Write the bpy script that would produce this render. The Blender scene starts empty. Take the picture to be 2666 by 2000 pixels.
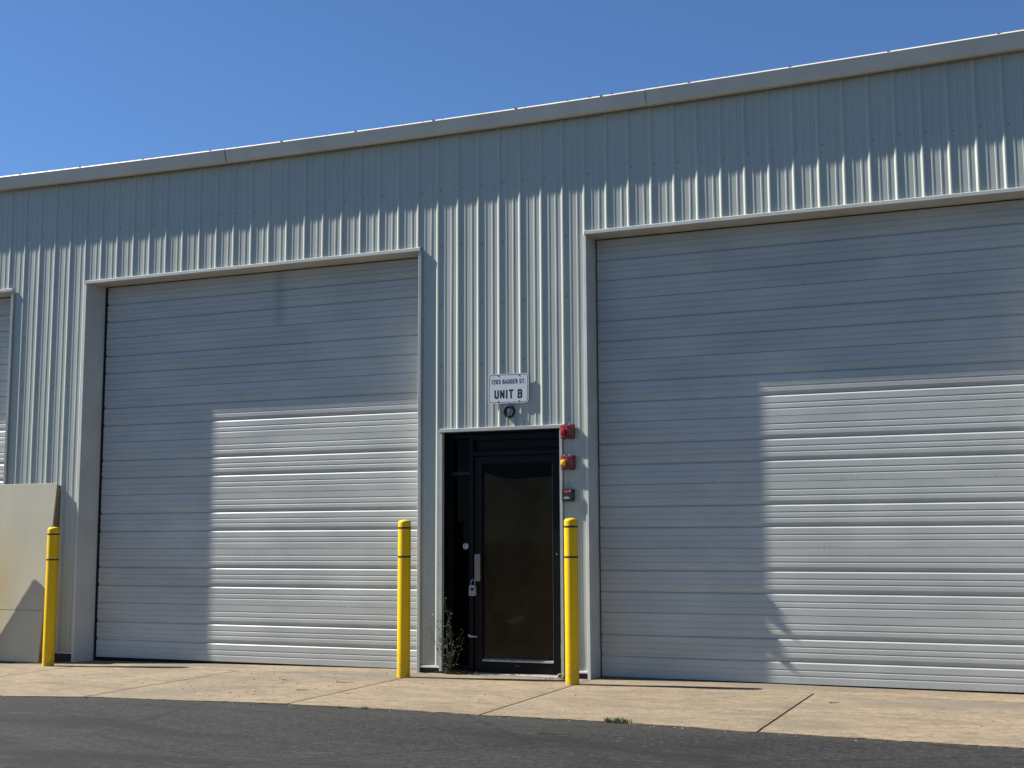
import bpy, bmesh, math, random
from mathutils import Vector, Matrix, noise

R = math.radians
random.seed(7)
sc = bpy.context.scene
col = sc.collection

# ------------------------------------------------------------------ camera
cam_d = bpy.data.cameras.new("camera")
cam_d.sensor_width = 36.0
cam_d.lens = 44.99
cam_d.clip_end = 2000.0
cam = bpy.data.objects.new("camera", cam_d)
col.objects.link(cam)
YAW, PITCH, ROLL = R(22.4464), R(6.8810), R(-0.2364)
fwd = Vector((-math.sin(YAW) * math.cos(PITCH), math.cos(YAW) * math.cos(PITCH), math.sin(PITCH)))
rgt = Vector((math.cos(YAW), math.sin(YAW), 0))
upv = rgt.cross(fwd)
r2 = rgt * math.cos(ROLL) + upv * math.sin(ROLL)
u2 = r2.cross(fwd)
cam.matrix_world = Matrix(((r2.x, u2.x, -fwd.x, 11.3556), (r2.y, u2.y, -fwd.y, -11.6762), (r2.z, u2.z, -fwd.z, 1.3208), (0, 0, 0, 1)))
sc.camera = cam

# ------------------------------------------------------------------ sky, sun, exposure
SUN = Vector((1.595, 0.242, -1.458)).normalized()          # the way the light travels
EL = math.asin(-SUN.z)
AZ = math.atan2(-SUN.x, -SUN.y)
world = bpy.data.worlds.new("World")
sc.world = world
world.use_nodes = True
wn = world.node_tree
sky = wn.nodes.new("ShaderNodeTexSky")
sky.sky_type = 'NISHITA'
sky.sun_disc = False
sky.sun_elevation = EL
sky.sun_rotation = AZ
sky.altitude = 200
sky.air_density = 0.92
sky.dust_density = 0.0
sky.ozone_density = 10.0
wn.links.new(sky.outputs[0], wn.nodes["Background"].inputs[0])
wn.nodes["Background"].inputs[1].default_value = 0.057
sun_d = bpy.data.lights.new("sun", 'SUN')
sun_d.energy = 5.0
sun_d.angle = R(0.53)
sun_d.color = (1.0, 0.962, 0.90)
sun = bpy.data.objects.new("sun", sun_d)
sun.rotation_euler = SUN.to_track_quat('-Z', 'Y').to_euler()
sun.location = (-20, -5, 25)
col.objects.link(sun)
sc.view_settings.view_transform = 'Standard'
sc.view_settings.look = 'None'
sc.view_settings.gamma = 1.0
sc.view_settings.exposure = 1.17
sc.view_settings.use_curve_mapping = False
sc.cycles.max_bounces = 6
sc.cycles.diffuse_bounces = 4
sc.cycles.glossy_bounces = 3
sc.cycles.transparent_max_bounces = 6

# ------------------------------------------------------------------ helpers
def tag(o, label=None, cat=None, group=None, kind=None):
    if label: o["label"] = label
    if cat: o["category"] = cat
    if group: o["group"] = group
    if kind: o["kind"] = kind
    return o

def empty(name, loc=(0, 0, 0), parent=None):
    o = bpy.data.objects.new(name, None)
    o.empty_display_size = 0.2
    o.location = loc
    if parent: o.parent = parent
    col.objects.link(o)
    return o

def link(name, me, mat, parent=None, smooth=False, loc=None):
    o = bpy.data.objects.new(name, me)
    if mat:
        me.materials.clear(); me.materials.append(mat)
    if smooth:
        me.polygons.foreach_set("use_smooth", [True] * len(me.polygons))
    if parent: o.parent = parent
    if loc: o.location = loc
    col.objects.link(o)
    return o

def from_bm(name, bm, mat, parent=None, smooth=False, loc=None):
    me = bpy.data.meshes.new(name)
    bmesh.ops.recalc_face_normals(bm, faces=bm.faces)
    bm.to_mesh(me); bm.free()
    return link(name, me, mat, parent, smooth, loc)

def from_py(name, v, f, mat, parent=None, smooth=False, loc=None):
    me = bpy.data.meshes.new(name)
    me.from_pydata(v, [], f)
    me.update()
    return link(name, me, mat, parent, smooth, loc)

def add_box(bm, x0, x1, y0, y1, z0, z1, bev=0.0, M=None):
    vs = [bm.verts.new((x, y, z)) for x in (x0, x1) for y in (y0, y1) for z in (z0, z1)]
    fs = [(0, 1, 3, 2), (4, 6, 7, 5), (0, 4, 5, 1), (2, 3, 7, 6), (0, 2, 6, 4), (1, 5, 7, 3)]
    faces = [bm.faces.new([vs[i] for i in f]) for f in fs]
    if bev > 0:
        es = list({e for f in faces for e in f.edges})
        r = bmesh.ops.bevel(bm, geom=es, offset=bev, segments=2, affect='EDGES', profile=0.5)
    if M is not None:
        bmesh.ops.transform(bm, matrix=M, verts=[v for v in bm.verts if v.is_valid])

def box(name, x0, x1, y0, y1, z0, z1, mat, parent=None, bev=0.0, M=None):
    bm = bmesh.new()
    add_box(bm, x0, x1, y0, y1, z0, z1, bev, M)
    return from_bm(name, bm, mat, parent)

def prism(bm, pts, axis, a, b):
    """extrude closed 2D outline pts along an axis from a to b; axis 'x': pts are (y,z); 'y': pts are (x,z)"""
    mk = (lambda p, t: (t, p[0], p[1])) if axis == 'x' else ((lambda p, t: (p[0], t, p[1])) if axis == 'y' else (lambda p, t: (p[0], p[1], t)))
    A = [bm.verts.new(mk(p, a)) for p in pts]
    B = [bm.verts.new(mk(p, b)) for p in pts]
    n = len(pts)
    bm.faces.new(A); bm.faces.new(B[::-1])
    for i in range(n):
        bm.faces.new((A[i], B[i], B[(i + 1) % n], A[(i + 1) % n]))

def rrect(x0, x1, z0, z1, r, n=6):
    out = []
    for cx, cz, a0 in ((x1 - r, z1 - r, 0), (x0 + r, z1 - r, 90), (x0 + r, z0 + r, 180), (x1 - r, z0 + r, 270)):
        for i in range(n + 1):
            a = R(a0 + 90 * i / n)
            out.append((cx + r * math.cos(a), cz + r * math.sin(a)))
    return out

def tube(bm, pts, rad, seg=6, taper=1.0, cap=True):
    pts = [Vector(p) for p in pts]
    rings = []
    for i, p in enumerate(pts):
        d = (pts[min(i + 1, len(pts) - 1)] - pts[max(i - 1, 0)]).normalized()
        a = d.orthogonal().normalized() if i == 0 else (rings[-1][1] - d * rings[-1][1].dot(d)).normalized()
        b = d.cross(a)
        rr = rad * (1 + (taper - 1) * i / max(1, len(pts) - 1))
        ring = [bm.verts.new(p + (a * math.cos(2 * math.pi * k / seg) + b * math.sin(2 * math.pi * k / seg)) * rr) for k in range(seg)]
        rings.append((ring, a))
    for (ra, _), (rb, _) in zip(rings[:-1], rings[1:]):
        for k in range(seg):
            bm.faces.new((ra[k], ra[(k + 1) % seg], rb[(k + 1) % seg], rb[k]))
    if cap:
        bm.faces.new(rings[0][0][::-1]); bm.faces.new(rings[-1][0])

def lathe(bm, prof, seg=32, cx=0, cy=0):
    rings = []
    for r, z in prof:
        if r < 1e-6: rings.append([bm.verts.new((cx, cy, z))])
        else: rings.append([bm.verts.new((cx + r * math.cos(2 * math.pi * k / seg), cy + r * math.sin(2 * math.pi * k / seg), z)) for k in range(seg)])
    for a, b in zip(rings[:-1], rings[1:]):
        for k in range(seg):
            k2 = (k + 1) % seg
            if len(a) == 1 and len(b) == 1: continue
            if len(a) == 1: bm.faces.new((a[0], b[k], b[k2]))
            elif len(b) == 1: bm.faces.new((a[k], a[k2], b[0]))
            else: bm.faces.new((a[k], a[k2], b[k2], b[k]))

# ------------------------------------------------------------------ materials
class NT:
    def __init__(s, name):
        s.m = bpy.data.materials.new(name); s.m.use_nodes = True
        s.t = s.m.node_tree; s.n = s.t.nodes
        s.b = s.n["Principled BSDF"]
        s.tc = s.n.new("ShaderNodeTexCoord")
    def link(s, a, b): s.t.links.new(a, b)
    def mapping(s, scale=(1, 1, 1), rot=(0, 0, 0), src="Object"):
        m = s.n.new("ShaderNodeMapping")
        m.inputs["Scale"].default_value = scale; m.inputs["Rotation"].default_value = rot
        s.link(s.tc.outputs[src], m.inputs["Vector"]); return m.outputs[0]
    def noise(s, vec, scale, detail=4, rough=0.55, dist=0.0):
        n = s.n.new("ShaderNodeTexNoise")
        n.inputs["Scale"].default_value = scale; n.inputs["Detail"].default_value = detail
        n.inputs["Roughness"].default_value = rough; n.inputs["Distortion"].default_value = dist
        if vec is not None: s.link(vec, n.inputs["Vector"])
        return n.outputs["Fac"]
    def voro(s, vec, scale, feature='F1', out="Distance"):
        n = s.n.new("ShaderNodeTexVoronoi"); n.feature = feature
        n.inputs["Scale"].default_value = scale
        if vec is not None: s.link(vec, n.inputs["Vector"])
        return n.outputs[out]
    def ramp(s, fac, stops):
        r = s.n.new("ShaderNodeValToRGB")
        els = r.color_ramp.elements
        while len(els) < len(stops): els.new(0.5)
        for e, (p, c) in zip(els, stops):
            e.position = p; e.color = (c, c, c, 1) if isinstance(c, (int, float)) else (*c, 1)
        s.link(fac, r.inputs[0]); return r.outputs[0]
    def mix(s, fac, a, b, mode='MIX'):
        m = s.n.new("ShaderNodeMix"); m.data_type = 'RGBA'; m.blend_type = mode
        for sock, v in ((m.inputs[0], fac), (m.inputs[6], a), (m.inputs[7], b)):
            if isinstance(v, (int, float)): sock.default_value = v if sock.type == 'VALUE' else (v, v, v, 1)
            elif isinstance(v, tuple): sock.default_value = (*v, 1)
            else: s.link(v, sock)
        return m.outputs[2]
    def math(s, op, a, b=None, clamp=False):
        m = s.n.new("ShaderNodeMath"); m.operation = op; m.use_clamp = clamp
        for i, v in enumerate((a, b)):
            if v is None: continue
            if isinstance(v, (int, float)): m.inputs[i].default_value = v
            else: s.link(v, m.inputs[i])
        return m.outputs[0]
    def sep(s, src="Object"):
        x = s.n.new("ShaderNodeSeparateXYZ"); s.link(s.tc.outputs[src], x.inputs[0]); return x.outputs
    def bump(s, h, strength=0.3, dist=0.01):
        b = s.n.new("ShaderNodeBump"); b.inputs["Strength"].default_value = strength; b.inputs["Distance"].default_value = dist
        s.link(h, b.inputs["Height"]); s.link(b.outputs[0], s.b.inputs["Normal"])
    def base(s, c):
        if isinstance(c, tuple): s.b.inputs["Base Color"].default_value = (*c, 1)
        else: s.link(c, s.b.inputs["Base Color"])
    def set(s, rough=None, metal=None, spec=None):
        if rough is not None:
            if isinstance(rough, (int, float)): s.b.inputs["Roughness"].default_value = rough
            else: s.link(rough, s.b.inputs["Roughness"])
        if metal is not None: s.b.inputs["Metallic"].default_value = metal
        if spec is not None: s.b.inputs["Specular IOR Level"].default_value = spec
        return s

def plain(name, c, rough=0.5, metal=0.0, spec=0.5, vary=0.12, scale=8.0):
    t = NT(name)
    n = t.noise(t.mapping(), scale, 5)
    k = t.ramp(n, [(0.3, 1 - vary), (0.7, 1 + vary * 0.4)])
    t.base(t.mix(1.0, c, k, 'MULTIPLY'))
    t.set(rough, metal, spec)
    return t.m

M = {}
def mk_panel():
    t = NT("painted_wall_steel")
    v = t.mapping((1, 1, 1))
    n1 = t.noise(v, 0.7, 4)
    streak = t.noise(t.mapping((26, 26, 0.5)), 1.0, 4, 0.6)
    c = t.mix(t.ramp(n1, [(0.3, 0.0), (0.75, 1.0)]), (0.3824, 0.4059, 0.3462), (0.4405, 0.4625, 0.3913))
    c = t.mix(t.ramp(streak, [(0.52, 0.0), (0.8, 0.22)]), c, (0.2807, 0.2928, 0.2486))
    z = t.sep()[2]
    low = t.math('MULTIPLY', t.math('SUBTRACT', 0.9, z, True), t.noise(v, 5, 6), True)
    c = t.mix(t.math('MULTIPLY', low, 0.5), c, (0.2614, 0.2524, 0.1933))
    t.base(c)
    t.set(t.ramp(n1, [(0.2, 0.36), (0.8, 0.5)]), 0.0, 0.45)
    return t.m
M["panel"] = mk_panel()

def mk_section():
    t = NT("painted_door_steel")
    oi = t.n.new("ShaderNodeObjectInfo")
    add = t.n.new("ShaderNodeVectorMath"); add.operation = 'MULTIPLY_ADD'
    t.link(oi.outputs["Random"], add.inputs[0]); add.inputs[1].default_value = (37, 0, 0)
    t.link(t.tc.outputs["Object"], add.inputs[2])
    def mp(scale):
        m = t.n.new("ShaderNodeMapping"); m.inputs["Scale"].default_value = scale; t.link(add.outputs[0], m.inputs["Vector"]); return m.outputs[0]
    blot = t.noise(mp((1, 1, 1.5)), 1.1, 5)
    c = t.mix(t.ramp(blot, [(0.32, 0.0), (0.70, 1.0)]), (0.3810, 0.3878, 0.3538), (0.4913, 0.4943, 0.4433))  # uneven paint tone, contrast raised to stand in for cloudy reflections
    streak = t.noise(mp((60, 1, 2.0)), 1.0, 3, 0.7)
    z = t.sep()[2]
    near = t.math('SUBTRACT', 1.0, t.math('MULTIPLY', z, 18.0), True)      # the lowest 5 cm of each section
    thin = t.ramp(streak, [(0.53, 0.0), (0.63, 1.0)])
    patch = t.ramp(t.noise(mp((1, 1, 0.01)), 0.9, 2), [(0.42, 0.0), (0.62, 1.0)])
    m = t.math('MULTIPLY', t.math('MULTIPLY', t.math('POWER', near, 1.5), thin), patch)
    c = t.mix(t.math('MULTIPLY', m, 0.75), c, (0.0692, 0.0687, 0.0623))
    # one soft vertical run of grime on the upper sections of a single door
    run = t.math('MULTIPLY', t.math('SUBTRACT', 1.0, t.math('MULTIPLY', t.math('ABSOLUTE', t.math('SUBTRACT', t.sep()[0], 2.36)), 9.0), True), oi.outputs["Object Index"])
    c = t.mix(t.math('MULTIPLY', run, 0.38), c, (0.1481, 0.1514, 0.1391))
    dust = t.noise(mp((0.6, 1, 22)), 1.0, 3)
    c = t.mix(t.ramp(dust, [(0.5, 0.0), (0.85, 0.16)]), c, (0.2469, 0.2473, 0.2206))
    t.base(c)
    t.set(t.ramp(blot, [(0.2, 0.34), (0.8, 0.5)]), 0.0, 0.45)
    return t.m
M["section"] = mk_section()
M["trim"] = plain("painted_trim_steel", (0.50, 0.505, 0.46), 0.42, 0, 0.45, 0.14, 3.0)
M["entrance_trim"] = plain("painted_entrance_trim", (0.40, 0.41, 0.385), 0.42, 0, 0.45, 0.16, 6.0)
M["gutter"] = plain("painted_gutter_steel", (0.60, 0.58, 0.50), 0.45, 0, 0.4, 0.12, 2.5)  # paler and warmer than the wall, light bounced off the ground painted in
M["roof"] = plain("galvanised_roof_steel", (0.55, 0.56, 0.56), 0.35, 0.3, 0.5, 0.1, 2.0)
M["closure"] = plain("dark_foam_closure", (0.03, 0.03, 0.032), 0.8)
M["screw"] = plain("screw_head_paint", (0.20, 0.22, 0.23), 0.5)
M["rubber"] = plain("black_rubber", (0.010, 0.010, 0.011), 0.75, 0, 0.25)
M["void"] = plain("unlit_cavity_lining", (0.010, 0.010, 0.010), 0.9, 0, 0.1)
M["frame"] = plain("black_anodised_aluminium", (0.0035, 0.0037, 0.0042), 0.42, 0.0, 0.16, 0.3, 5)
M["sash"] = plain("dull_grey_sash", (0.020, 0.022, 0.026), 0.5, 0, 0.2)
M["alu"] = plain("worn_mill_aluminium", (0.48, 0.47, 0.44), 0.45, 0.6, 0.5, 0.35, 14)
M["latch"] = plain("brushed_latch_plate", (0.25, 0.215, 0.175), 0.4, 0.55, 0.5, 0.2, 20)
M["hinge"] = plain("grey_hinge_steel", (0.07, 0.07, 0.07), 0.4, 0.5)
M["black_plastic"] = plain("black_plastic", (0.010, 0.011, 0.013), 0.35, 0, 0.5)
M["lock"] = plain("grey_cast_metal", (0.36, 0.365, 0.375), 0.4, 0.3, 0.5, 0.2, 30)
M["white"] = plain("white_enamel", (0.56, 0.58, 0.60), 0.35, 0, 0.5, 0.06, 6)
M["ink"] = plain("black_sign_ink", (0.008, 0.008, 0.012), 0.4)
M["red"] = plain("red_moulded_plastic", (0.155, 0.010, 0.015), 0.38, 0, 0.5, 0.2, 12)
M["red_lens"] = plain("red_lens", (0.42, 0.004, 0.006), 0.12, 0, 0.6)
M["amber_lens"] = plain("amber_lens", (0.72, 0.46, 0.004), 0.12, 0, 0.6)
M["red_print"] = plain("red_print", (0.55, 0.035, 0.02), 0.5)
M["band"] = plain("dark_bollard_band", (0.02, 0.012, 0.006), 0.5)
M["stone"] = plain("broken_concrete", (0.22, 0.185, 0.13), 0.9, 0, 0.2, 0.4, 30)
M["curb"] = plain("foundation_concrete", (0.075, 0.068, 0.058), 0.9, 0, 0.2, 0.4, 9)
M["wire"] = plain("grey_wire", (0.12, 0.12, 0.12), 0.5)
M["caulk"] = plain("white_sealant", (0.42, 0.42, 0.40), 0.7, 0, 0.3, 0.3, 40)
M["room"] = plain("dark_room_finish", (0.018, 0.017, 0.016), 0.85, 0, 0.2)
M["plank"] = plain("grey_plank", (0.20, 0.19, 0.18), 0.7)
M["wood"] = plain("raw_lumber", (0.26, 0.20, 0.12), 0.8, 0, 0.2, 0.45, 14)
M["leaf"] = plain("weed_leaf", (0.042, 0.056, 0.022), 0.6, 0, 0.3, 0.5, 25)
M["grass"] = plain("grass_blade", (0.055, 0.075, 0.018), 0.6, 0, 0.3, 0.4, 30)
M["stem"] = plain("weed_stem", (0.10, 0.09, 0.05), 0.7)
M["litter"] = plain("dry_leaf_litter", (0.10, 0.065, 0.035), 0.9, 0, 0.1, 0.6, 40)
M["pebble"] = plain("pale_pebble", (0.27, 0.24, 0.19), 0.9, 0, 0.2, 0.5, 30)
M["chip"] = plain("dark_debris", (0.045, 0.038, 0.03), 0.9, 0, 0.1, 0.5, 30)

def mk_yellow():
    t = NT("yellow_bollard_plastic")
    v = t.mapping((1, 1, 1))
    n = t.noise(v, 6, 5); g = t.noise(t.mapping((1, 1, 0.25)), 22, 4)
    c = t.mix(t.ramp(n, [(0.3, 0.0), (0.7, 1.0)]), (0.66, 0.405, 0.001), (0.72, 0.455, 0.0015))
    c = t.mix(t.ramp(g, [(0.66, 0.0), (0.85, 0.35)]), c, (0.34, 0.21, 0.012))
    z = t.sep()[2]
    foot = t.math('MULTIPLY', t.math('SUBTRACT', 1.0, t.math('MULTIPLY', z, 4.0), True), t.ramp(t.noise(v, 16, 6, 0.7), [(0.40, 0.0), (0.62, 1.0)]))
    c = t.mix(t.math('MULTIPLY', foot, 0.6), c, (0.16, 0.115, 0.05))
    scuff = t.noise(t.mapping((3, 3, 14)), 5, 4, 0.7)
    c = t.mix(t.ramp(scuff, [(0.68, 0.0), (0.74, 0.5)]), c, (0.22, 0.15, 0.03))
    t.base(c); t.set(0.5, 0, 0.25); t.bump(t.noise(v, 180, 2), 0.12, 0.002)
    return t.m
M["yellow"] = mk_yellow()

def mk_glass(name, tint, refl):
    m = bpy.data.materials.new(name); m.use_nodes = True
    t = m.node_tree; t.nodes.clear()
    out = t.nodes.new("ShaderNodeOutputMaterial")
    tr = t.nodes.new("ShaderNodeBsdfTransparent"); tr.inputs[0].default_value = (*tint, 1)
    gl = t.nodes.new("ShaderNodeBsdfGlossy"); gl.inputs["Roughness"].default_value = 0.03
    gl.inputs[0].default_value = (refl, refl, refl, 1)
    fr = t.nodes.new("ShaderNodeFresnel"); fr.inputs[0].default_value = 1.45
    mx = t.nodes.new("ShaderNodeMixShader")
    t.links.new(fr.outputs[0], mx.inputs[0]); t.links.new(tr.outputs[0], mx.inputs[1]); t.links.new(gl.outputs[0], mx.inputs[2])
    t.links.new(mx.outputs[0], out.inputs[0])
    return m
M["glass"] = mk_glass("dark_tinted_glass", (0.70, 0.67, 0.61), 0.08)
M["glass_dark"] = mk_glass("dark_sidelight_glass", (0.45, 0.45, 0.46), 0.10)

def mk_paper():
    t = NT("brown_window_paper")
    v = t.mapping((1, 1, 1))
    n = t.noise(v, 3.5, 6, 0.6)
    c = t.mix(t.ramp(n, [(0.3, 0.0), (0.75, 1.0)]), (0.26, 0.195, 0.12), (0.46, 0.375, 0.265))
    t.base(c); t.set(0.85, 0, 0.2); t.bump(t.noise(v, 9, 3, 0.5, 1.0), 0.5, 0.03)
    return t.m
M["paper"] = mk_paper()

def mk_concrete():
    t = NT("tan_apron_concrete")
    v = t.mapping((1, 1, 1))
    big = t.noise(v, 0.9, 6, 0.65, 0.5); mid = t.noise(t.mapping((0.8, 1.6, 1)), 5.5, 7, 0.72, 0.3); fine = t.noise(v, 42, 5, 0.75)
    c = t.mix(t.ramp(big, [(0.3, 0.0), (0.72, 1.0)]), (0.1864, 0.1400, 0.0853), (0.2482, 0.1936, 0.1221))
    c = t.mix(t.ramp(mid, [(0.42, 0.0), (0.58, 0.7), (0.75, 0.95)]), c, (0.2784, 0.2256, 0.1534))
    c = t.mix(t.ramp(mid, [(0.30, 0.85), (0.46, 0.0)]), c, (0.1212, 0.0952, 0.0626))
    stain = t.noise(t.mapping((0.35, 0.8, 1)), 1.6, 5, 0.6, 0.8)
    c = t.mix(t.ramp(stain, [(0.50, 0.0), (0.66, 0.6)]), c, (0.1129, 0.0920, 0.0657))
    gr = t.noise(v, 13, 8, 0.82)
    c = t.mix(t.ramp(gr, [(0.36, 0.6), (0.47, 0.0)]), c, (0.0924, 0.0731, 0.0499))
    c = t.mix(t.ramp(gr, [(0.54, 0.0), (0.68, 0.5)]), c, (0.2992, 0.2494, 0.1806))
    grey = t.noise(t.mapping((0.55, 0.9, 1)), 1.1, 6, 0.66, 0.7)
    c = t.mix(t.ramp(grey, [(0.50, 0.0), (0.66, 0.62)]), c, (0.1452, 0.1290, 0.1049))
    pale = t.noise(t.mapping((1.2, 3.5, 1)), 3.0, 6, 0.72, 0.4)
    c = t.mix(t.ramp(pale, [(0.58, 0.0), (0.70, 0.6)]), c, (0.2904, 0.2451, 0.1763))
    speck = t.voro(v, 34)
    gate = t.noise(v, 4.0, 3)
    sp = t.math('MULTIPLY', t.ramp(speck, [(0.09, 1.0), (0.17, 0.0)]), t.ramp(gate, [(0.5, 0.0), (0.62, 1.0)]))
    c = t.mix(t.math('MULTIPLY', sp, 0.7), c, (0.0593, 0.0448, 0.0282))
    c = t.mix(t.ramp(fine, [(0.36, 0.7), (0.52, 0.0)]), c, (0.1187, 0.0896, 0.0571))
    t.base(c); t.set(0.88, 0, 0.25)
    t.bump(t.mix(0.5, t.noise(v, 90, 5, 0.7), mid), 0.35, 0.006)
    return t.m
M["concrete"] = mk_concrete()

def mk_asphalt():
    t = NT("worn_asphalt")
    v = t.mapping((1, 1, 1))
    agg = t.voro(v, 58, 'F1', "Color")
    aggd = t.voro(v, 58)
    n = t.noise(v, 60, 5, 0.8)
    big = t.noise(t.mapping((0.6, 1.6, 1)), 0.8, 6, 0.62, 0.3)
    wear = t.noise(t.mapping((0.5, 1.5, 1)), 3.2, 6, 0.68, 0.2)
    bw = t.n.new("ShaderNodeRGBToBW"); t.link(agg, bw.inputs[0])
    c = t.mix(t.ramp(bw.outputs[0], [(0.2, 0.0), (0.8, 1.0)]), (0.0045, 0.0046, 0.0046), (0.0246, 0.0244, 0.0232))
    c = t.mix(t.ramp(n, [(0.56, 0.0), (0.70, 0.8)]), c, (0.0498, 0.0474, 0.0426))
    c = t.mix(t.ramp(n, [(0.34, 0.8), (0.46, 0.0)]), c, (0.0029, 0.0029, 0.0028))
    c = t.mix(t.ramp(big, [(0.44, 0.0), (0.64, 0.55)]), c, (0.0252, 0.0244, 0.0222))
    c = t.mix(t.ramp(wear, [(0.56, 0.0), (0.74, 0.5)]), c, (0.0412, 0.0393, 0.0342))
    c = t.mix(t.ramp(wear, [(0.24, 0.5), (0.40, 0.0)]), c, (0.0048, 0.0050, 0.0052))
    grit = t.noise(v, 17, 8, 0.85)
    c = t.mix(t.ramp(grit, [(0.53, 0.0), (0.66, 0.75)]), c, (0.0664, 0.0643, 0.0585))
    c = t.mix(t.ramp(grit, [(0.36, 0.8), (0.47, 0.0)]), c, (0.0044, 0.0044, 0.0043))
    pat = t.noise(t.mapping((0.35, 1.1, 1)), 1.7, 5, 0.6, 0.5)
    c = t.mix(t.ramp(pat, [(0.36, 0.75), (0.52, 0.0)]), c, (0.0058, 0.0058, 0.0061))
    dusty = t.noise(t.mapping((0.9, 2.6, 1)), 1.9, 6, 0.7, 0.6)
    c = t.mix(t.ramp(dusty, [(0.60, 0.0), (0.74, 0.7)]), c, (0.0636, 0.0600, 0.0514))
    y = t.sep()[1]
    edge = t.math('MULTIPLY', t.math('SUBTRACT', 1.0, t.math('MULTIPLY', t.math('ABSOLUTE', t.math('ADD', y, 2.72)), 4.5), True), t.noise(v, 7, 5))
    c = t.mix(t.math('MULTIPLY', edge, 0.6), c, (0.0451, 0.0385, 0.0285))
    crk = t.voro(t.mapping((0.55, 1.0, 1)), 0.55, 'DISTANCE_TO_EDGE')
    crw = t.math('ADD', crk, t.math('MULTIPLY', t.math('SUBTRACT', t.noise(v, 7, 4), 0.5), 0.05))
    c = t.mix(t.ramp(t.math('ABSOLUTE', crw), [(0.003, 0.55), (0.009, 0.0)]), c, (0.0032, 0.0032, 0.0031))
    t.base(c); t.set(0.85, 0, 0.3)
    t.bump(t.mix(0.6, aggd, n), 0.9, 0.006)
    return t.m
M["asphalt"] = mk_asphalt()

def mk_sheet():
    t = NT("cream_laminate_board")
    v = t.mapping((1, 1, 1)); x = t.sep()[0]; z = t.sep()[2]
    n = t.noise(t.mapping((1, 1, 0.35)), 3.0, 5)
    c = t.mix(t.ramp(n, [(0.3, 0.0), (0.7, 1.0)]), (0.3864, 0.3562, 0.2549), (0.4480, 0.4122, 0.3024))
    # yellowed water stain running down towards the left end
    fx = t.math('SUBTRACT', 1.0, t.math('MULTIPLY', t.math('ABSOLUTE', t.math('SUBTRACT', x, 0.12)), 2.0), True)
    fz = t.math('SUBTRACT', 1.0, t.math('MULTIPLY', t.math('ABSOLUTE', t.math('SUBTRACT', z, 0.75)), 1.25), True)
    m = t.math('MULTIPLY', t.math('MULTIPLY', fx, fz), t.ramp(t.noise(t.mapping((2, 1, 0.7)), 4, 5, 0.6), [(0.25, 0.5), (0.6, 1.5)]), True)
    c = t.mix(t.math('MULTIPLY', m, 0.5), c, (0.3844, 0.2809, 0.0998))
    sc_ = t.noise(t.mapping((10, 1, 3)), 5, 3, 0.6, 1.5)
    low = t.math('SUBTRACT', 1.0, t.math('MULTIPLY', z, 6), True)
    c = t.mix(t.math('MULTIPLY', t.ramp(sc_, [(0.66, 0.0), (0.7, 0.9)]), low), c, (0.0517, 0.0444, 0.0356))
    t.base(c); t.set(0.5, 0, 0.4)
    return t.m
M["sheet"] = mk_sheet()

# ------------------------------------------------------------------ ground
def gz(x):
    return -0.0095 * min(max(0.0, 5.3 - x), 9) - 0.004 * min(max(0.0, x - 8.0), 6)

# asphalt lot: one sheet to the horizon, finely divided near the building so that it is not dead flat
def build_lot():
    xs = [-400, -120, -40, -14] + [-8 + i * 0.5 for i in range(61)] + [30, 60, 140, 400]
    ys = [-400, -120, -50, -25] + [-16 + i * 0.5 for i in range(34)] + [6, 30, 120, 400]
    v, f = [], []
    for y in ys:
        for x in xs:
            z = -0.010 + gz(max(-4.0, min(14.0, x)))
            if -9 < x < 23 and -17 < y < -3.2: z += 0.010 * noise.noise(Vector((x * 0.5, y * 0.5, 3.1)))
            v.append((x, y, z))
    W_ = len(xs)
    for j in range(len(ys) - 1):
        for i in range(W_ - 1):
            a = j * W_ + i; f.append((a, a + 1, a + W_ + 1, a + W_))
    o = from_py("asphalt_lot", v, f, M["asphalt"], smooth=True)
    tag(o, "dark worn asphalt lot in front of the concrete apron", "ground", kind="structure")
build_lot()

# concrete apron: slabs with open joints over a dark bed
EDGE = [(-6, -2.85), (0, -2.80), (2.93, -2.79), (3.67, -2.65), (4.65, -2.61), (5.68, -2.55), (6.57, -2.55), (7.32, -2.61), (8.42, -2.58), (9.44, -2.66), (10.28, -2.69), (11.17, -2.70), (15, -2.75)]
def edge_y(x):
    for (xa, ya), (xb, yb) in zip(EDGE[:-1], EDGE[1:]):
        if xa <= x <= xb: y = ya + (yb - ya) * (x - xa) / (xb - xa); break
    else: y = -2.7
    return y + 0.022 * noise.noise(Vector((x * 2.3, 0, 1))) + 0.016 * noise.noise(Vector((x * 9, 0, 4))) + 0.008 * noise.noise(Vector((x * 27, 0, 9)))

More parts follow.
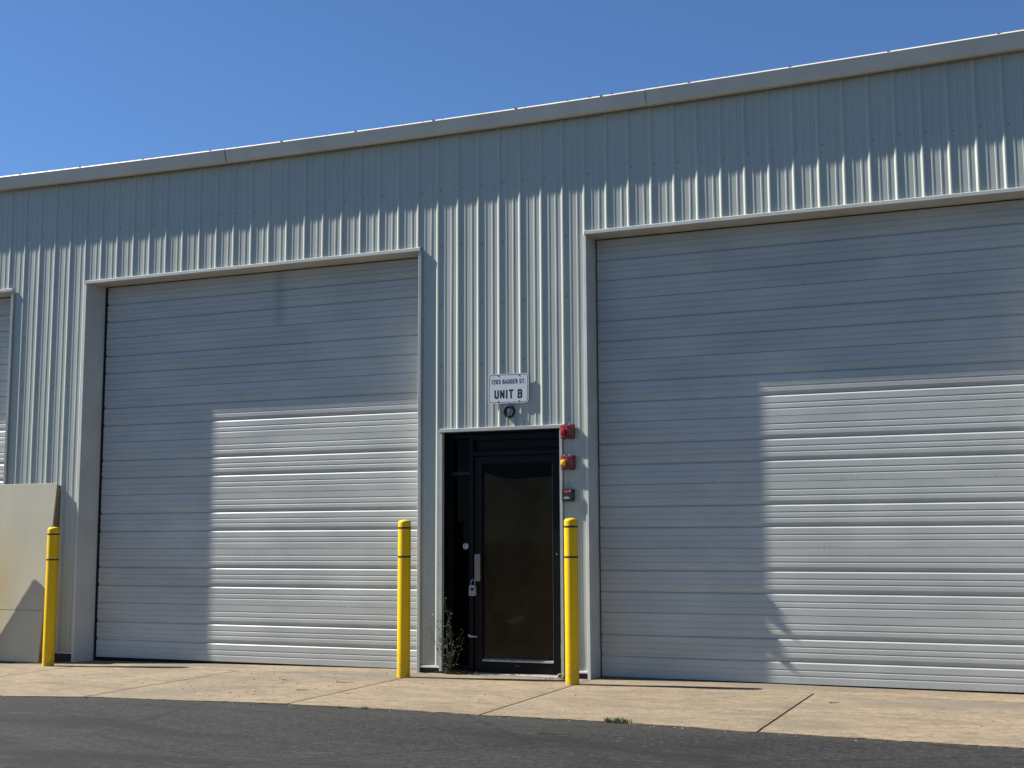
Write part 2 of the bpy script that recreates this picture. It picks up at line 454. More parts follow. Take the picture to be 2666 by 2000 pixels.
JX = [-4.4, -2.45, -0.45, 1.56, 3.62, 5.60, 7.335, 9.455, 11.5, 13.5]
def slab(name, x0, x1, yb0, yb1, front, parent, g=0.0095):
    """slab between joint lines x0..x1; yb = rear edge; front = constant y or None for the ragged asphalt edge"""
    n = max(6, int((x1 - x0) / 0.06))
    xs = [x0 + g + (x1 - x0 - 2 * g) * i / n for i in range(n + 1)]
    jag = lambda x, s: 0.004 * noise.noise(Vector((x * 16, s, 0)))
    bm = bmesh.new()
    rows = 12
    top = []
    for j in range(rows + 1):
        row = []
        for i, x in enumerate(xs):
            yf = edge_y(x) if front is None else front + g + jag(x, 2)
            yb = yb0 - g + jag(x, 5)
            y = yf + (yb - yf) * j / rows
            dx = jag(y, x0) if i == 0 else (jag(y, x1) if i == n else 0)
            z = gz(x) + 0.0025 * noise.noise(Vector((x * 0.9, y * 0.9, 8)))
            if j in (0, rows) or i in (0, n): z -= 0.004
            row.append(bm.verts.new((x + dx, y, z)))
        top.append(row)
    for j in range(rows):
        for i in range(n):
            bm.faces.new((top[j][i], top[j][i + 1], top[j + 1][i + 1], top[j + 1][i]))
    ring = top[0] + [r[-1] for r in top[1:]] + top[-1][-2::-1] + [r[0] for r in top[-2:0:-1]]
    low = [bm.verts.new((v.co.x, v.co.y, v.co.z - 0.09)) for v in ring]
    for i in range(len(ring)):
        k = (i + 1) % len(ring)
        bm.faces.new((ring[i], low[i], low[k], ring[k]))
    o = from_bm(name, bm, M["concrete"], parent)
    return o

apron = box("concrete_apron", -4.3, 13.4, -2.45, 0.55, -0.13, -0.118, M["chip"])
tag(apron, "tan concrete apron of jointed slabs along the warehouse wall", "pavement", kind="structure")
for a, b in zip(JX[:-1], JX[1:]):
    slab("slab", a, b, -0.33, None, None, apron)
for a, b in ((-4.4, 0.55), (0.55, 5.60), (5.60, 7.335), (7.335, 13.5)):
    slab("slab", a, b, 0.60, None, -0.33, apron, 0.004)

# ------------------------------------------------------------------ warehouse
PITCH_R = 0.2286
TOPZ = 5.60
def sag(x):
    return -0.062 * max(0.0, 1 - ((x - 5.65) / 5.75) ** 2)

warehouse = empty("metal_warehouse", (6.0, 0.0, 0.0))
tag(warehouse, "long white ribbed steel warehouse with tall roll-up bays and a dark entrance", "building")
OFF = (-6.0, 0.0, 0.0)       # parts are modelled in world coordinates, the thing's origin is at its base
def wpart(o):
    o.parent = warehouse; o.location = OFF; return o
def sub(o, p):
    o.parent = p; return o

OPEN = [(-4.22, 0.060, 4.285), (1.194, 5.500, 4.285), (5.775, 7.040, 2.385), (7.335, 11.640, 4.285)]   # x0, x1, head height
X0, X1 = -5.03, 13.95

def prof(x):
    t = (x / PITCH_R + 0.5) % 1.0 - 0.5
    t = abs(t) * PITCH_R
    if t < 0.0055: return 0.0118
    if t < 0.0235: return 0.0118 * (0.0235 - t) / 0.0180
    d = abs(t - PITCH_R / 3)
    if d < 0.006: return 0.0026
    if d < 0.0115: return 0.0026 * (0.0115 - d) / 0.0055
    return 0.0
BRK = []
k = int(math.floor(X0 / PITCH_R)) - 1
while k * PITCH_R < X1 + 1:
    c = k * PITCH_R
    for d in (0.0055, 0.0235, PITCH_R / 3 - 0.0115, PITCH_R / 3 - 0.006, PITCH_R / 3 + 0.006, PITCH_R / 3 + 0.0115, 0.043):
        BRK += [c - d, c + d]
    BRK.append(c + PITCH_R / 2)
    k += 1
BRK.sort()

def warp(x, z):
    kx = round(x / PITCH_R - 0.17)
    w = 0.0016 * noise.noise(Vector((x * 1.7, z * 0.55, 2.0))) + 0.0012 * noise.noise(Vector((kx * 7.31, z * 1.1, 5.0)))
    w += 0.0022 * math.exp(-((z - 0.08) / 0.35) ** 2) * noise.noise(Vector((kx * 3.7, z * 2.5, 9.0)))
    return w

def wall_rect(V, F, xa, xb, za, zb, top=False):
    xs = [xa] + [b for b in BRK if xa + 0.0015 < b < xb - 0.0015] + [xb]
    nz = max(2, int((zb - za) / 0.11))
    b0 = len(V)
    for j in range(nz + 1):
        for x in xs:
            z = za + (zb - za) * j / nz
            if top: z += sag(x) * (j / nz)
            h = prof(x)
            w = warp(x, z) * (1.0 if h < 0.004 else 0.35)
            V.append((x, -h + w, z))
    n = len(xs)
    for j in range(nz):
        for i in range(n - 1):
            a = b0 + j * n + i
            F.append((a, a + 1, a + n + 1, a + n))

wall = wpart(box("wall", X0, X1, 0.03, 0.032, 5.0, 5.5, M["void"]))
SPANS = []
prev = X0
def wall_pieces(xa, xb):
    """clear rectangles of a wall panel between openings"""
    out = []
    cuts = sorted({xa, xb, *[o[0] for o in OPEN if xa < o[0] < xb], *[o[1] for o in OPEN if xa < o[1] < xb]})
    for a, b in zip(cuts[:-1], cuts[1:]):
        if b - a < 0.004: continue
        m = 0.5 * (a + b)
        hd = next((o[2] for o in OPEN if o[0] <= m <= o[1]), None)
        out.append((a, b, hd if hd else 0.075))
    return out
kx = -22
while True:
    xa = (kx + 0.12) * PITCH_R; xb = (kx + 4 + 0.12) * PITCH_R
    if xa > X1 - 0.3: break
    V, F = [], []
    for a, b, z in wall_pieces(max(xa, X0), min(xb, X1)):
        wall_rect(V, F, a, b, z, TOPZ, True)
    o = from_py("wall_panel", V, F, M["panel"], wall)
    kx += 4

# screw rows on the wall sheets
bm = bmesh.new()
for k in range(-22, 61):
    x = k * PITCH_R + 0.034
    for r in range(9):
        z = 0.03 + 0.61 * r
        if z < 0.2: z = 0.115
        if any(o[0] - 0.05 < x < o[1] + 0.05 and z < o[2] + 0.05 for o in OPEN): continue
        if random.random() < 0.06: continue
        jx, jz = random.uniform(-.006, .006), random.uniform(-.012, .012)
        c = [(x + jx + 0.0075 * math.cos(R(60 * i)), z + jz + 0.0075 * math.sin(R(60 * i))) for i in range(6)]
        prism(bm, c, 'y', -0.006, 0.002)
scr = from_bm("screws", bm, M["screw"], wall); tag(scr, kind="stuff")

# wall base: foundation curb and base flashing between the openings
def solid_spans():
    xs = [X0]
    for a, b, _ in OPEN: xs += [a, b]
    xs.append(X1)
    return [(xs[i], xs[i + 1]) for i in range(0, len(xs), 2)]
for a, b in solid_spans():
    o = box("foundation_curb", a + 0.012, b - 0.012, 0.012, 0.30, -0.11, 0.07, M["curb"]); wpart(o)
    bm = bmesh.new()
    prism(bm, [(-0.024, 0.052), (-0.021, 0.070), (0.012, 0.076), (0.010, 0.050)], 'x', a + 0.004, b - 0.004)
    wpart(from_bm("base_flashing", bm, M["trim"]))

# side and rear walls, roof
wpart(box("end_wall", X0 - 0.012, X0 - 0.004, 0.0, 14.0, -0.11, 5.55, M["panel"]))
wpart(box("end_wall", X1 + 0.004, X1 + 0.012, 0.0, 14.0, -0.11, 5.55, M["panel"]))
wpart(box("rear_wall", X0, X1, 14.0, 14.01, -0.11, 6.6, M["panel"]))
roof = wpart(from_py("roof", [(X0, 0.02, 5.50), (X1, 0.02, 5.50), (X1, 14, 6.66), (X0, 14, 6.66)], [(0, 1, 2, 3)], M["roof"]))
kx = -22
rx = 0
while True:
    xa = kx * PITCH_R; xb = xa + 4 * PITCH_R
    if xa > X1 - 0.2: break
    V, F = [], []
    ys = [-0.125, 14.05]
    xs = []
    for i in range(4):
        c = xa + i * PITCH_R
        xs += [(c, 0), (c + 0.09, 0), (c + 0.10, 0.020), (c + 0.125, 0.020), (c + 0.135, 0)]
    xs.append((xb - 0.002, 0))
    for y in ys:
        for x, h in xs:
            V.append((x, y, 5.668 + (y + 0.12) * 0.083 + h + sag(x)))
    n = len(xs)
    for i in range(n - 1): F.append((i, i + 1, n + i + 1, n + i))
    from_py("roof_panel", V, F, M["roof"], roof)
    kx += 4
# foam closures plugging the rib ends above the gutter lip
bm = bmesh.new()
for k in range(-22, 60):
    x = k * PITCH_R + 0.1125
    h = random.choice((0.006, 0.012, 0.013, 0.018))
    z = 5.672 + sag(x)
    prism(bm, [(x - 0.020, z), (x + 0.020, z), (x + 0.010, z + h), (x - 0.010, z + h)], 'y', -0.14, -0.11)
clo = from_bm("rib_closures", bm, M["closure"], roof); tag(clo, kind="stuff")

# eave gutter in lengths, with lapped seams
gut = wpart(box("gutter", X0, X1, -0.03, 0.0, 5.545, 5.56, M["gutter"]))
GX = [-5.05, -1.70, 3.150, 7.995, 12.84, 14.0]
for n_, (a, b) in enumerate(zip(GX[:-1], GX[1:])):
    segs = max(8, int((b - a) / 0.15))
    P = [(-0.024, 5.545), (-0.095, 5.535), (-0.109, 5.546), (-0.143, 5.660), (-0.149, 5.668), (-0.138, 5.682), (-0.120, 5.684), (-0.120, 5.676), (-0.138, 5.664), (-0.103, 5.552), (-0.024, 5.556)]
    V, F = [], []
    lap = 0.004 if n_ % 2 else 0.0
    for i in range(segs + 1):
        x = a + 0.004 + (b - a - 0.008) * i / segs
        wv = 0.0022 * noise.noise(Vector((x * 0.8, n_ * 3.3, 0)))
        for (y, z) in P:
            V.append((x, y - lap * (1 if y < -0.05 else 0) + wv, z + sag(x) + 0.5 * wv - (lap * 0.6 if z < 5.57 else 0)))
    m_ = len(P)
    for i in range(segs):
        for j in range(m_):
            q = i * m_ + j; q2 = i * m_ + (j + 1) % m_
            F.append((q, q + m_, q2 + m_, q2))
    F.append(list(range(m_))[::-1]); F.append([segs * m_ + j for j in range(m_)])
    from_py("gutter_section", V, F, M["gutter"], gut)
# strap ends showing over the gutter lip
bm = bmesh.new()
for k in range(-6, 17):
    x = k * 0.9144 + 0.21 + random.uniform(-.03, .03)
    add_box(bm, x, x + 0.018, -0.150, -0.118, 5.674 + sag(x), 5.689 + sag(x))
tag(from_bm("gutter_straps", bm, M["screw"], gut), kind="stuff")

# ---- overhead doors
def section_profile(H, bottom=False):
    """(z, depth) from the bottom of a door section upwards; depth is how far it lies behind the face"""
    P = [(0.0, 0.010), (0.0035, 0.0)]
    def fine(f):
        z = H * (1 - f)
        P.extend([(z - 0.0120, 0.0), (z - 0.0025, 0.0044), (z + 0.0040, 0.0046), (z + 0.0062, 0.0)])
    def deep(f):
        z = H * (1 - f)
        P.extend([(z - 0.025, 0.0), (z - 0.022, 0.0005), (z - 0.0105, 0.0088), (z - 0.0098, 0.018), (z - 0.0055, 0.018), (z - 0.0045, 0.0092), (z + 0.014, 0.0090), (z + 0.026, 0.0012), (z + 0.030, 0.0)])
    for kind, f in (('f', .882), ('f', .797), ('d', .664), ('f', .541), ('f', .458), ('d', .331), ('f', .208), ('f', .117)):
        fine(f) if kind == 'f' else deep(f)
    P += [(H - 0.0035, 0.0), (H, 0.006)]
    return P

SH = 0.6096
def make_section(x0, x1, seed):
    P = section_profile(SH)
    nx = 22
    V, F = [], []
    rnd = random.Random(seed)
    for j, (z, d) in enumerate(P):
        for i in range(nx + 1):
            x = (x1 - x0) * i / nx
            w = 0.0011 * noise.noise(Vector((x * 0.9 + seed * 5.3, z * 2.0, seed))) + 0.0002 * noise.noise(Vector((x * 2.1, z * 2.0, seed * 2.7)))
            V.append((x, d + w, z))
    for j in range(len(P) - 1):
        for i in range(nx):
            a = j * (nx + 1) + i
            F.append((a, a + 1, a + nx + 2, a + nx + 1))
    b0 = len(V)                                  # back of the section
    for z in (0.0, SH):
        for x in (0.0, x1 - x0): V.append((x, 0.045, z))
    tl = (len(P) - 1) * (nx + 1)
    F.append((b0, b0 + 1, b0 + 3, b0 + 2)[::-1])
    F.append([b0 + 1, b0] + list(range(0, nx + 1)))
    F.append([b0 + 2, b0 + 3] + list(range(tl + nx, tl - 1, -1)))
    me = bpy.data.meshes.new("door_section"); me.from_pydata(V, [], F); me.update()
    return me

DY = 0.222
def overhead_door(x0, x1, label, seed):
    part = wpart(box("overhead_door", x0 - 0.14, x1 + 0.14, DY + 0.06, DY + 0.075, gz(x0) - 0.04, 4.50, M["void"]))
    part["label"] = label
    for s in range(7):
        o = link("door_section", make_section(x0, x1, seed + s), M["section"], part)
        o.location = (x0, DY, 0.003 + SH * s)
        o.pass_index = 1 if (seed == 10 and s >= 6) else 0
    bm = bmesh.new()
    n = 14
    pts = [(x0 + (x1 - x0) * i / n) for i in range(n + 1)]
    rows = []
    for x in pts:
        zb = gz(x) - 0.004
        rows.append([bm.verts.new((x, DY + 0.012, 0.006)), bm.verts.new((x, DY + 0.010, zb)), bm.verts.new((x, DY + 0.044, zb)), bm.verts.new((x, DY + 0.044, 0.006))])
    for a, b in zip(rows[:-1], rows[1:]):
        for q in range(4): bm.faces.new((a[q], b[q], b[(q + 1) % 4], a[(q + 1) % 4]))
    from_bm("bottom_seal", bm, M["rubber"], part)
    return part
overhead_door(-4.20, 0.12, "roll-up door at the left edge of the picture", 40)
overhead_door(1.300, 5.62, "left of the two large ribbed overhead doors", 10)
overhead_door(7.362, 11.72, "right of the two large ribbed overhead doors", 70)
bm = bmesh.new()                                     # brush seal in the gap beside the left door
prism(bm, [(1.262, DY + 0.004), (1.296, DY + 0.004), (1.296, DY + 0.05), (1.262, DY + 0.05)], 'z', gz(1.3) - 0.003, 4.30)
wpart(from_bm("side_seal", bm, M["rubber"]))

# ---- opening trim: head flashing with soffit, jamb flashings with reveals
def opening_trim(x0, x1, zh, splay=0.0, depth=0.30, w=0.032, zb0=0.0):
    bm = bmesh.new()
    prism(bm, [(-0.010, zh + 0.040), (-0.030, zh + 0.034), (-0.036, zh + 0.030), (-0.036, zh + 0.000), (-0.030, zh - 0.004), (depth, zh - 0.004), (depth, zh + 0.004), (-0.010, zh + 0.006)], 'x', x0 - 0.020, x1 + 0.020)
    wpart(from_bm("head_flashing", bm, M["trim"]))
    zb = gz(x0) - 0.004
    bm = bmesh.new()
    prism(bm, [(x0 - w, -0.010), (x0 - w, -0.0265), (x0 - 0.003, -0.029), (x0, -0.026), (x0 + splay, depth), (x0 + splay - 0.01, depth), (x0 - 0.010, -0.008)], 'z', zb, zh - 0.0045)
    wpart(from_bm("jamb_flashing", bm, M["trim"]))
    zb = gz(x1) - 0.004
    bm = bmesh.new()
    prism(bm, [(x1 + w, -0.010), (x1 + w, -0.0265), (x1 + 0.003, -0.029), (x1, -0.026), (x1, depth), (x1 + 0.01, depth), (x1 + 0.010, -0.008)], 'z', zb, zh - 0.0045)
    wpart(from_bm("jamb_flashing", bm, M["trim"]))
opening_trim(-4.22, 0.060, 4.285, 0.0, 0.27)
opening_trim(1.194, 5.500, 4.285, 0.072, 0.27)
opening_trim(7.335, 11.640, 4.285, 0.012, 0.27)

# ---- entrance: pale trim, black storefront frame, sidelight, glazed leaf, dark room behind
bm = bmesh.new()
prism(bm, [(-0.004, 2.425), (-0.034, 2.418), (-0.034, 2.388), (0.02, 2.388), (0.02, 2.425)], 'x', 5.745, 7.068)
wpart(from_bm("entrance_head_trim", bm, M["entrance_trim"]))
for a, b in ((5.748, 5.778), (7.038, 7.066)):
    bm = bmesh.new()
    prism(bm, [(a, -0.004), (a + 0.001, -0.030), (b, -0.030), (b, 0.02), (a, 0.02)], 'z', 0.02, 2.387)
    wpart(from_bm("entrance_jamb_trim", bm, M["entrance_trim"]))
FY = 0.105
rv = wpart(box("entrance_reveal", 5.760, 5.784, 0.021, 0.25, -0.02, 2.387, M["frame"]))
wpart(box("entrance_reveal", 7.030, 7.060, 0.021, 0.25, -0.02, 2.387, M["frame"]))
wpart(box("entrance_soffit", 5.785, 7.029, 0.021, 0.25, 2.372, 2.400, M["frame"]))

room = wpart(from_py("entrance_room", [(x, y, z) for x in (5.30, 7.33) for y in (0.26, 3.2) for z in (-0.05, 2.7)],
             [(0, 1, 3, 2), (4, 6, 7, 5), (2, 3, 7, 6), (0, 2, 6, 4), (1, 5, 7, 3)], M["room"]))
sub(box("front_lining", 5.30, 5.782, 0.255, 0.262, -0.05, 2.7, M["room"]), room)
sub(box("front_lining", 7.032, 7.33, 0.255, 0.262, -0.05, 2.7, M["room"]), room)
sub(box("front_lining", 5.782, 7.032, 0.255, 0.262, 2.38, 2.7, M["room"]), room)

sf = wpart(box("storefront_frame", 5.785, 5.828, FY, FY + 0.11, -0.005, 2.371, M["frame"], bev=0.003))
sub(box("mullion", 6.018, 6.062, FY - 0.004, FY + 0.112, -0.005, 2.371, M["frame"], bev=0.003), sf)
sub(box("jamb_member", 6.992, 7.029, FY, FY + 0.11, -0.005, 2.371, M["frame"], bev=0.003), sf)
sub(box("head_member", 5.829, 6.017, FY, FY + 0.11, 2.325, 2.371, M["frame"], bev=0.003), sf)
sub(box("head_member", 6.063, 6.991, FY, FY + 0.11, 2.305, 2.371, M["frame"], bev=0.003), sf)
sub(box("transom_panel", 6.063, 6.991, FY + 0.05, FY + 0.06, 2.19, 2.305, M["frame"]), sf)
sub(box("transom_bar", 6.063, 6.991, FY - 0.006, FY + 0.112, 2.146, 2.190, M["frame"], bev=0.004), sf)
sub(box("drip_cap", 6.063, 6.991, FY - 0.020, FY + 0.02, 2.214, 2.219, M["frame"], bev=0.001), sf)
sub(box("sidelight_rail", 5.829, 6.017, FY, FY + 0.10, 1.958, 1.992, M["sash"], bev=0.003), sf)
sub(box("sidelight_sill", 5.829, 6.017, FY, FY + 0.10, -0.005, 0.075, M["frame"], bev=0.003), sf)

sl = wpart(box("sidelight_glass", 5.824, 6.022, FY + 0.050, FY + 0.056, 0.070, 1.962, M["glass_dark"]))
wpart(box("sidelight_glass", 5.824, 6.022, FY + 0.050, FY + 0.056, 1.988, 2.330, M["glass_dark"]))

# door leaf
LX0, LX1, LZ0, LZ1 = 6.066, 6.988, 0.012, 2.142
GX0, GX1, GZ0, GZ1 = 6.152, 6.905, 0.140, 2.068
LY = FY + 0.022
leaf = wpart(box("entrance_door", LX0, GX0, LY, LY + 0.045, LZ0, LZ1, M["frame"], bev=0.003))
leaf["label"] = "narrow black framed glass entrance door lined with brown paper"
sub(box("stile", GX1, LX1, LY, LY + 0.045, LZ0, LZ1, M["frame"], bev=0.003), leaf)
sub(box("top_rail", GX0, GX1, LY, LY + 0.045, GZ1, LZ1, M["frame"], bev=0.003), leaf)
sub(box("bottom_rail", GX0, GX1, LY, LY + 0.045, LZ0, GZ0 - 0.014, M["frame"], bev=0.003), leaf)
sub(box("glass_pane", GX0 - 0.004, GX1 + 0.004, LY + 0.020, LY + 0.026, GZ0 - 0.01, GZ1 + 0.004, M["glass"]), leaf)
# glazing beads
bm = bmesh.new()
prism(bm, [(LY - 0.004, GZ0 - 0.022), (LY - 0.004, GZ0 - 0.008), (LY + 0.020, GZ0 + 0.006), (LY + 0.020, GZ0 - 0.022)], 'x', GX0, GX1)
sub(from_bm("glazing_bead", bm, M["alu"]), leaf)
bm = bmesh.new()
prism(bm, [(GX1 - 0.008, LY + 0.020), (GX1 - 0.003, LY - 0.002), (GX1 + 0.003, LY - 0.002), (GX1 + 0.003, LY + 0.020)], 'z', GZ0 - 0.022, GZ1)
sub(from_bm("glazing_bead", bm, M["hinge"]), leaf)
# latch guard, weather leaf beside it, hinges, kick slot
bm = bmesh.new()
add_box(bm, 6.070, 6.124, LY - 0.016, LY - 0.001, 0.898, 1.168, 0.003)
add_box(bm, 6.121, 6.136, LY - 0.024, LY - 0.001, 0.898, 1.168, 0.002)
sub(from_bm("latch_guard", bm, M["latch"]), leaf)
for z in (0.175, 1.915):
    bm = bmesh.new()
    for q in range(3):
        lathe(bm, [(0, z + q * 0.042), (0.008, z + q * 0.042), (0.008, z + q * 0.042 + 0.038), (0, z + q * 0.042 + 0.038)], 10, 6.985, LY - 0.006)
    sub(from_bm("hinge", bm, M["hinge"]), leaf)
bm = bmesh.new(); lathe(bm, [(0, 0), (0.006, 0), (0.004, 0.004), (0, 0.005)], 10)
bmesh.ops.transform(bm, matrix=Matrix.Translation((6.945, LY, 1.165)) @ Matrix.Rotation(R(90), 4, 'X'), verts=bm.verts)
sub(from_bm("bolt_head", bm, M["alu"]), leaf)
bm = bmesh.new(); prism(bm, rrect(6.50, 6.548, 0.076, 0.086, 0.0045), 'y', LY - 0.002, LY + 0.002)
sub(from_bm("maker_plate", bm, M["hinge"]), leaf)
bm = bmesh.new()      # curved pull handle seen behind the sidelight
tube(bm, [(5.985, 0.185, 1.03), (5.972, 0.20, 1.02), (5.962, 0.205, 0.99), (5.960, 0.205, 0.90), (5.962, 0.205, 0.81), (5.972, 0.20, 0.79)], 0.006, 8)
sub(from_bm("inner_pull_bar", bm, M["alu"]), sf)
# threshold
bm = bmesh.new()
prism(bm, [(FY - 0.05, -0.006), (FY - 0.045, 0.004), (FY - 0.02, 0.009), (FY + 0.1, 0.009), (FY + 0.1, -0.006)], 'x', 6.063, 6.99)
th = wpart(from_bm("threshold", bm, M["alu"]))
wpart(box("door_step", 5.79, 7.028, -0.012, 0.25, -0.06, -0.008, M["curb"]))
bm = bmesh.new()
prism(bm, [(-0.055, -0.012), (-0.050, 0.004), (-0.016, 0.006), (-0.014, -0.012)], 'x', 6.06, 6.992)
wpart(from_bm("sill_nosing", bm, M["stone"]))
# kraft paper hung behind the pane, its top edge sagging
V, F = [], []
nx, nz = 26, 24
for j in range(nz + 1):
    for i in range(nx + 1):
        u = i / nx; x = GX0 - 0.0 + (GX1 - GX0 - 0.002) * u
        if u < 0.55: top = 1.905 + 0.085 * ((0.55 - u) / 0.55) ** 2.0
        else: top = 1.905 + 0.018 * math.sin(min(1.0, (u - 0.55) / 0.25) * math.pi / 2)
        z = 0.11 + (top - 0.11) * j / nz
        y = LY + 0.034 + 0.006 * (noise.noise(Vector((x * 4, z * 1.6, 3))) + 0.4) + 0.003 * noise.noise(Vector((x * 11, z * 5, 6)))
        V.append((x, max(y, LY + 0.029), z))
for j in range(nz):
    for i in range(nx):
        a = j * (nx + 1) + i; F.append((a, a + 1, a + nx + 2, a + nx + 1))
sub(from_py("window_paper", V, F, M["paper"], smooth=True), leaf)
# torn flap of the paper low on the door
V = [(6.40, LY + 0.0275, 0.50), (6.47, LY + 0.0275, 0.548), (6.60, LY + 0.0275, 0.574), (6.585, LY + 0.0275, 0.53), (6.55, LY + 0.0275, 0.50), (6.45, LY + 0.0275, 0.486)]
sub(from_py("paper_flap", V, [tuple(range(6))], plain("pale_paper_back", (0.62, 0.55, 0.45), 0.8)), leaf)

# ------------------------------------------------------------------ things on and by the wall
# address sign
GLYPH = {
 '1': [[(.12, .78), (.58, 1), (.58, 0)]],
 '2': [[(0, .72), (.06, .90), (.28, 1), (.72, 1), (.96, .88), (1, .70), (.88, .50), (.0, 0), (1, 0)]],
 '0': [[(.5, 1), (.2, .97), (0, .78), (0, .22), (.2, .03), (.5, 0), (.8, .03), (1, .22), (1, .78), (.8, .97), (.5, 1)]],
 '3': [[(0, .76), (.12, .95), (.5, 1), (.88, .95), (1, .76), (.86, .56), (.4, .53)], [(.86, .53), (1, .30), (.88, .06), (.5, 0), (.12, .05), (0, .24)]],
 'B': [[(0, 0), (0, 1), (.7, 1), (.95, .90), (.95, .64), (.7, .53), (0, .53)], [(.7, .53), (1, .42), (1, .12), (.75, 0), (0, 0)]],
 'A': [[(0, 0), (.5, 1), (1, 0)], [(.2, .30), (.8, .30)]],
 'D': [[(0, 0), (0, 1), (.62, 1), (.92, .88), (1, .7), (1, .3), (.92, .12), (.62, 0), (0, 0)]],
 'G': [[(1, .72), (.92, .92), (.5, 1), (.1, .92), (0, .72), (0, .28), (.1, .08), (.5, 0), (.85, .06), (1, .22), (1, .46), (.58, .46)]],
 'E': [[(1, 1), (0, 1), (0, 0), (1, 0)], [(0, .53), (.85, .53)]],
 'R': [[(0, 0), (0, 1), (.7, 1), (1, .88), (1, .64), (.7, .50), (0, .50)], [(.6, .50), (1, 0)]],
 'S': [[(1, .76), (.88, .95), (.5, 1), (.12, .95), (0, .76), (.12, .58), (.88, .42), (1, .24), (.88, .05), (.5, 0), (.12, .05), (0, .24)]],
 'T': [[(0, 1), (1, 1)], [(.5, 1), (.5, 0)]],
 'U': [[(0, 1), (0, .24), (.14, .05), (.5, 0), (.86, .05), (1, .24), (1, 1)]],
 'N': [[(0, 0), (0, 1), (1, 0), (1, 1)]],
 'I': [[(.5, 0), (.5, 1)]],
 '.': [[(.5, .0), (.5, .04)]],
}
def lettering(body, width, height, stroke, mat, parent, cx, cz, y, narrow):
    """condensed gothic capitals built from thick strokes; narrow gives the advance of slim characters"""
    adv = [narrow.get(ch, 1.0) for ch in body]
    unit = width / sum(adv)
    x = cx - width / 2
    n = 0
    hs = stroke / 2
    for ch, a in zip(body, adv):
        w = unit * a
        V, F = [], []
        slim = ch in "I."
        gw = 0.0 if slim else w - stroke * 1.55
        gx = x + w / 2 - gw / 2
        for line in GLYPH.get(ch, []):
            P = [Vector((gx + (p[0] * gw if not slim else 0), 0, cz - height / 2 + hs + p[1] * (height - stroke))) for p in line]
            for q, (a0, a1) in enumerate(zip(P[:-1], P[1:])):
                d = (a1 - a0).normalized(); sd = Vector((-d.z, 0, d.x)) * hs
                e = d * hs * (0.55 if len(P) > 2 else 1.0)
                e0 = d * hs if (q == 0 and abs(d.x) + abs(d.z) > 0) else e
                yy = Vector((0, y - 0.0000015 * n, 0)); n += 1
                b = len(V)
                V += [tuple(a0 - e * 0.9 + sd + yy), tuple(a1 + e * 0.9 + sd + yy), tuple(a1 + e * 0.9 - sd + yy), tuple(a0 - e * 0.9 - sd + yy)]
                F.append((b, b + 1, b + 2, b + 3))
        x += w
        if V: from_py("letter", V, F, mat, parent)

sx0, sx1, sz0, sz1 = -0.2165, 0.2165, -0.148, 0.148
sign = empty("address_sign", (6.500, -0.016, 2.800))
sign.rotation_euler = (0, R(0.6), 0)
tag(sign, "white address sign reading 1203 BADGER ST. UNIT B above the entrance", "sign")
bm = bmesh.new(); prism(bm, rrect(sx0, sx1, sz0, sz1, 0.034), 'y', -0.0045, 0.0)
from_bm("plate", bm, M["white"], sign)
bm = bmesh.new()
o_ = [bm.verts.new((x, -0.0047, z)) for x, z in rrect(sx0 + 0.0085, sx1 - 0.0085, sz0 + 0.0085, sz1 - 0.0085, 0.028)]
i_ = [bm.verts.new((x, -0.0047, z)) for x, z in rrect(sx0 + 0.0135, sx1 - 0.0135, sz0 + 0.0135, sz1 - 0.0135, 0.024)]
for a in range(len(o_)):
    b = (a + 1) % len(o_); bm.faces.new((o_[a], o_[b], i_[b], i_[a]))
from_bm("border", bm, M["ink"], sign)
SLIM = {'1': 0.8, 'I': 0.55, '.': 0.5, ' ': 0.55}
lettering("1203 BADGER ST.", 0.372, 0.047, 0.0082, M["ink"], sign, 0.0, 0.069, -0.0047, SLIM)
lettering("UNIT B", 0.312, 0.092, 0.0185, M["ink"], sign, 0.0, -0.056, -0.0047, SLIM)
for x, z in ((-0.105, 0.128), (0.118, 0.128), (-0.105, -0.128), (0.118, -0.128)):
    bm = bmesh.new(); lathe(bm, [(0, 0.0), (0.0075, 0.0), (0.0065, 0.0018), (0, 0.0026)], 12)
    bmesh.ops.transform(bm, matrix=Matrix.Translation((x, -0.0045, z)) @ Matrix.Rotation(R(90), 4, 'X'), verts=bm.verts)
    from_bm("screw", bm, M["hinge"], sign)

# cable port below the sign
port = empty("cable_port", (6.506, -0.004, 2.572))
tag(port, "round black rubber cable port with loose wires beneath the address sign", "cable port")
bm = bmesh.new()
S1, S2 = 36, 12
vs = [[bm.verts.new(((0.049 + 0.0145 * math.cos(2 * math.pi * b / S2)) * math.cos(2 * math.pi * a / S1), -0.012 + 0.0145 * math.sin(2 * math.pi * b / S2), (0.051 + 0.0145 * math.cos(2 * math.pi * b / S2)) * math.sin(2 * math.pi * a / S1))) for b in range(S2)] for a in range(S1)]
for a in range(S1):
    for b in range(S2):
        bm.faces.new((vs[a][b], vs[(a + 1) % S1][b], vs[(a + 1) % S1][(b + 1) % S2], vs[a][(b + 1) % S2]))
from_bm("ring", bm, M["rubber"], port, smooth=True)
bm = bmesh.new(); prism(bm, [(0.044 * math.cos(R(15 * i)), 0.046 * math.sin(R(15 * i))) for i in range(24)], 'y', -0.006, 0.002)
from_bm("cover_plate", bm, plain("scuffed_cover_plate", (0.40, 0.42, 0.44), 0.5, 0.2, 0.5, 0.5, 60), port)
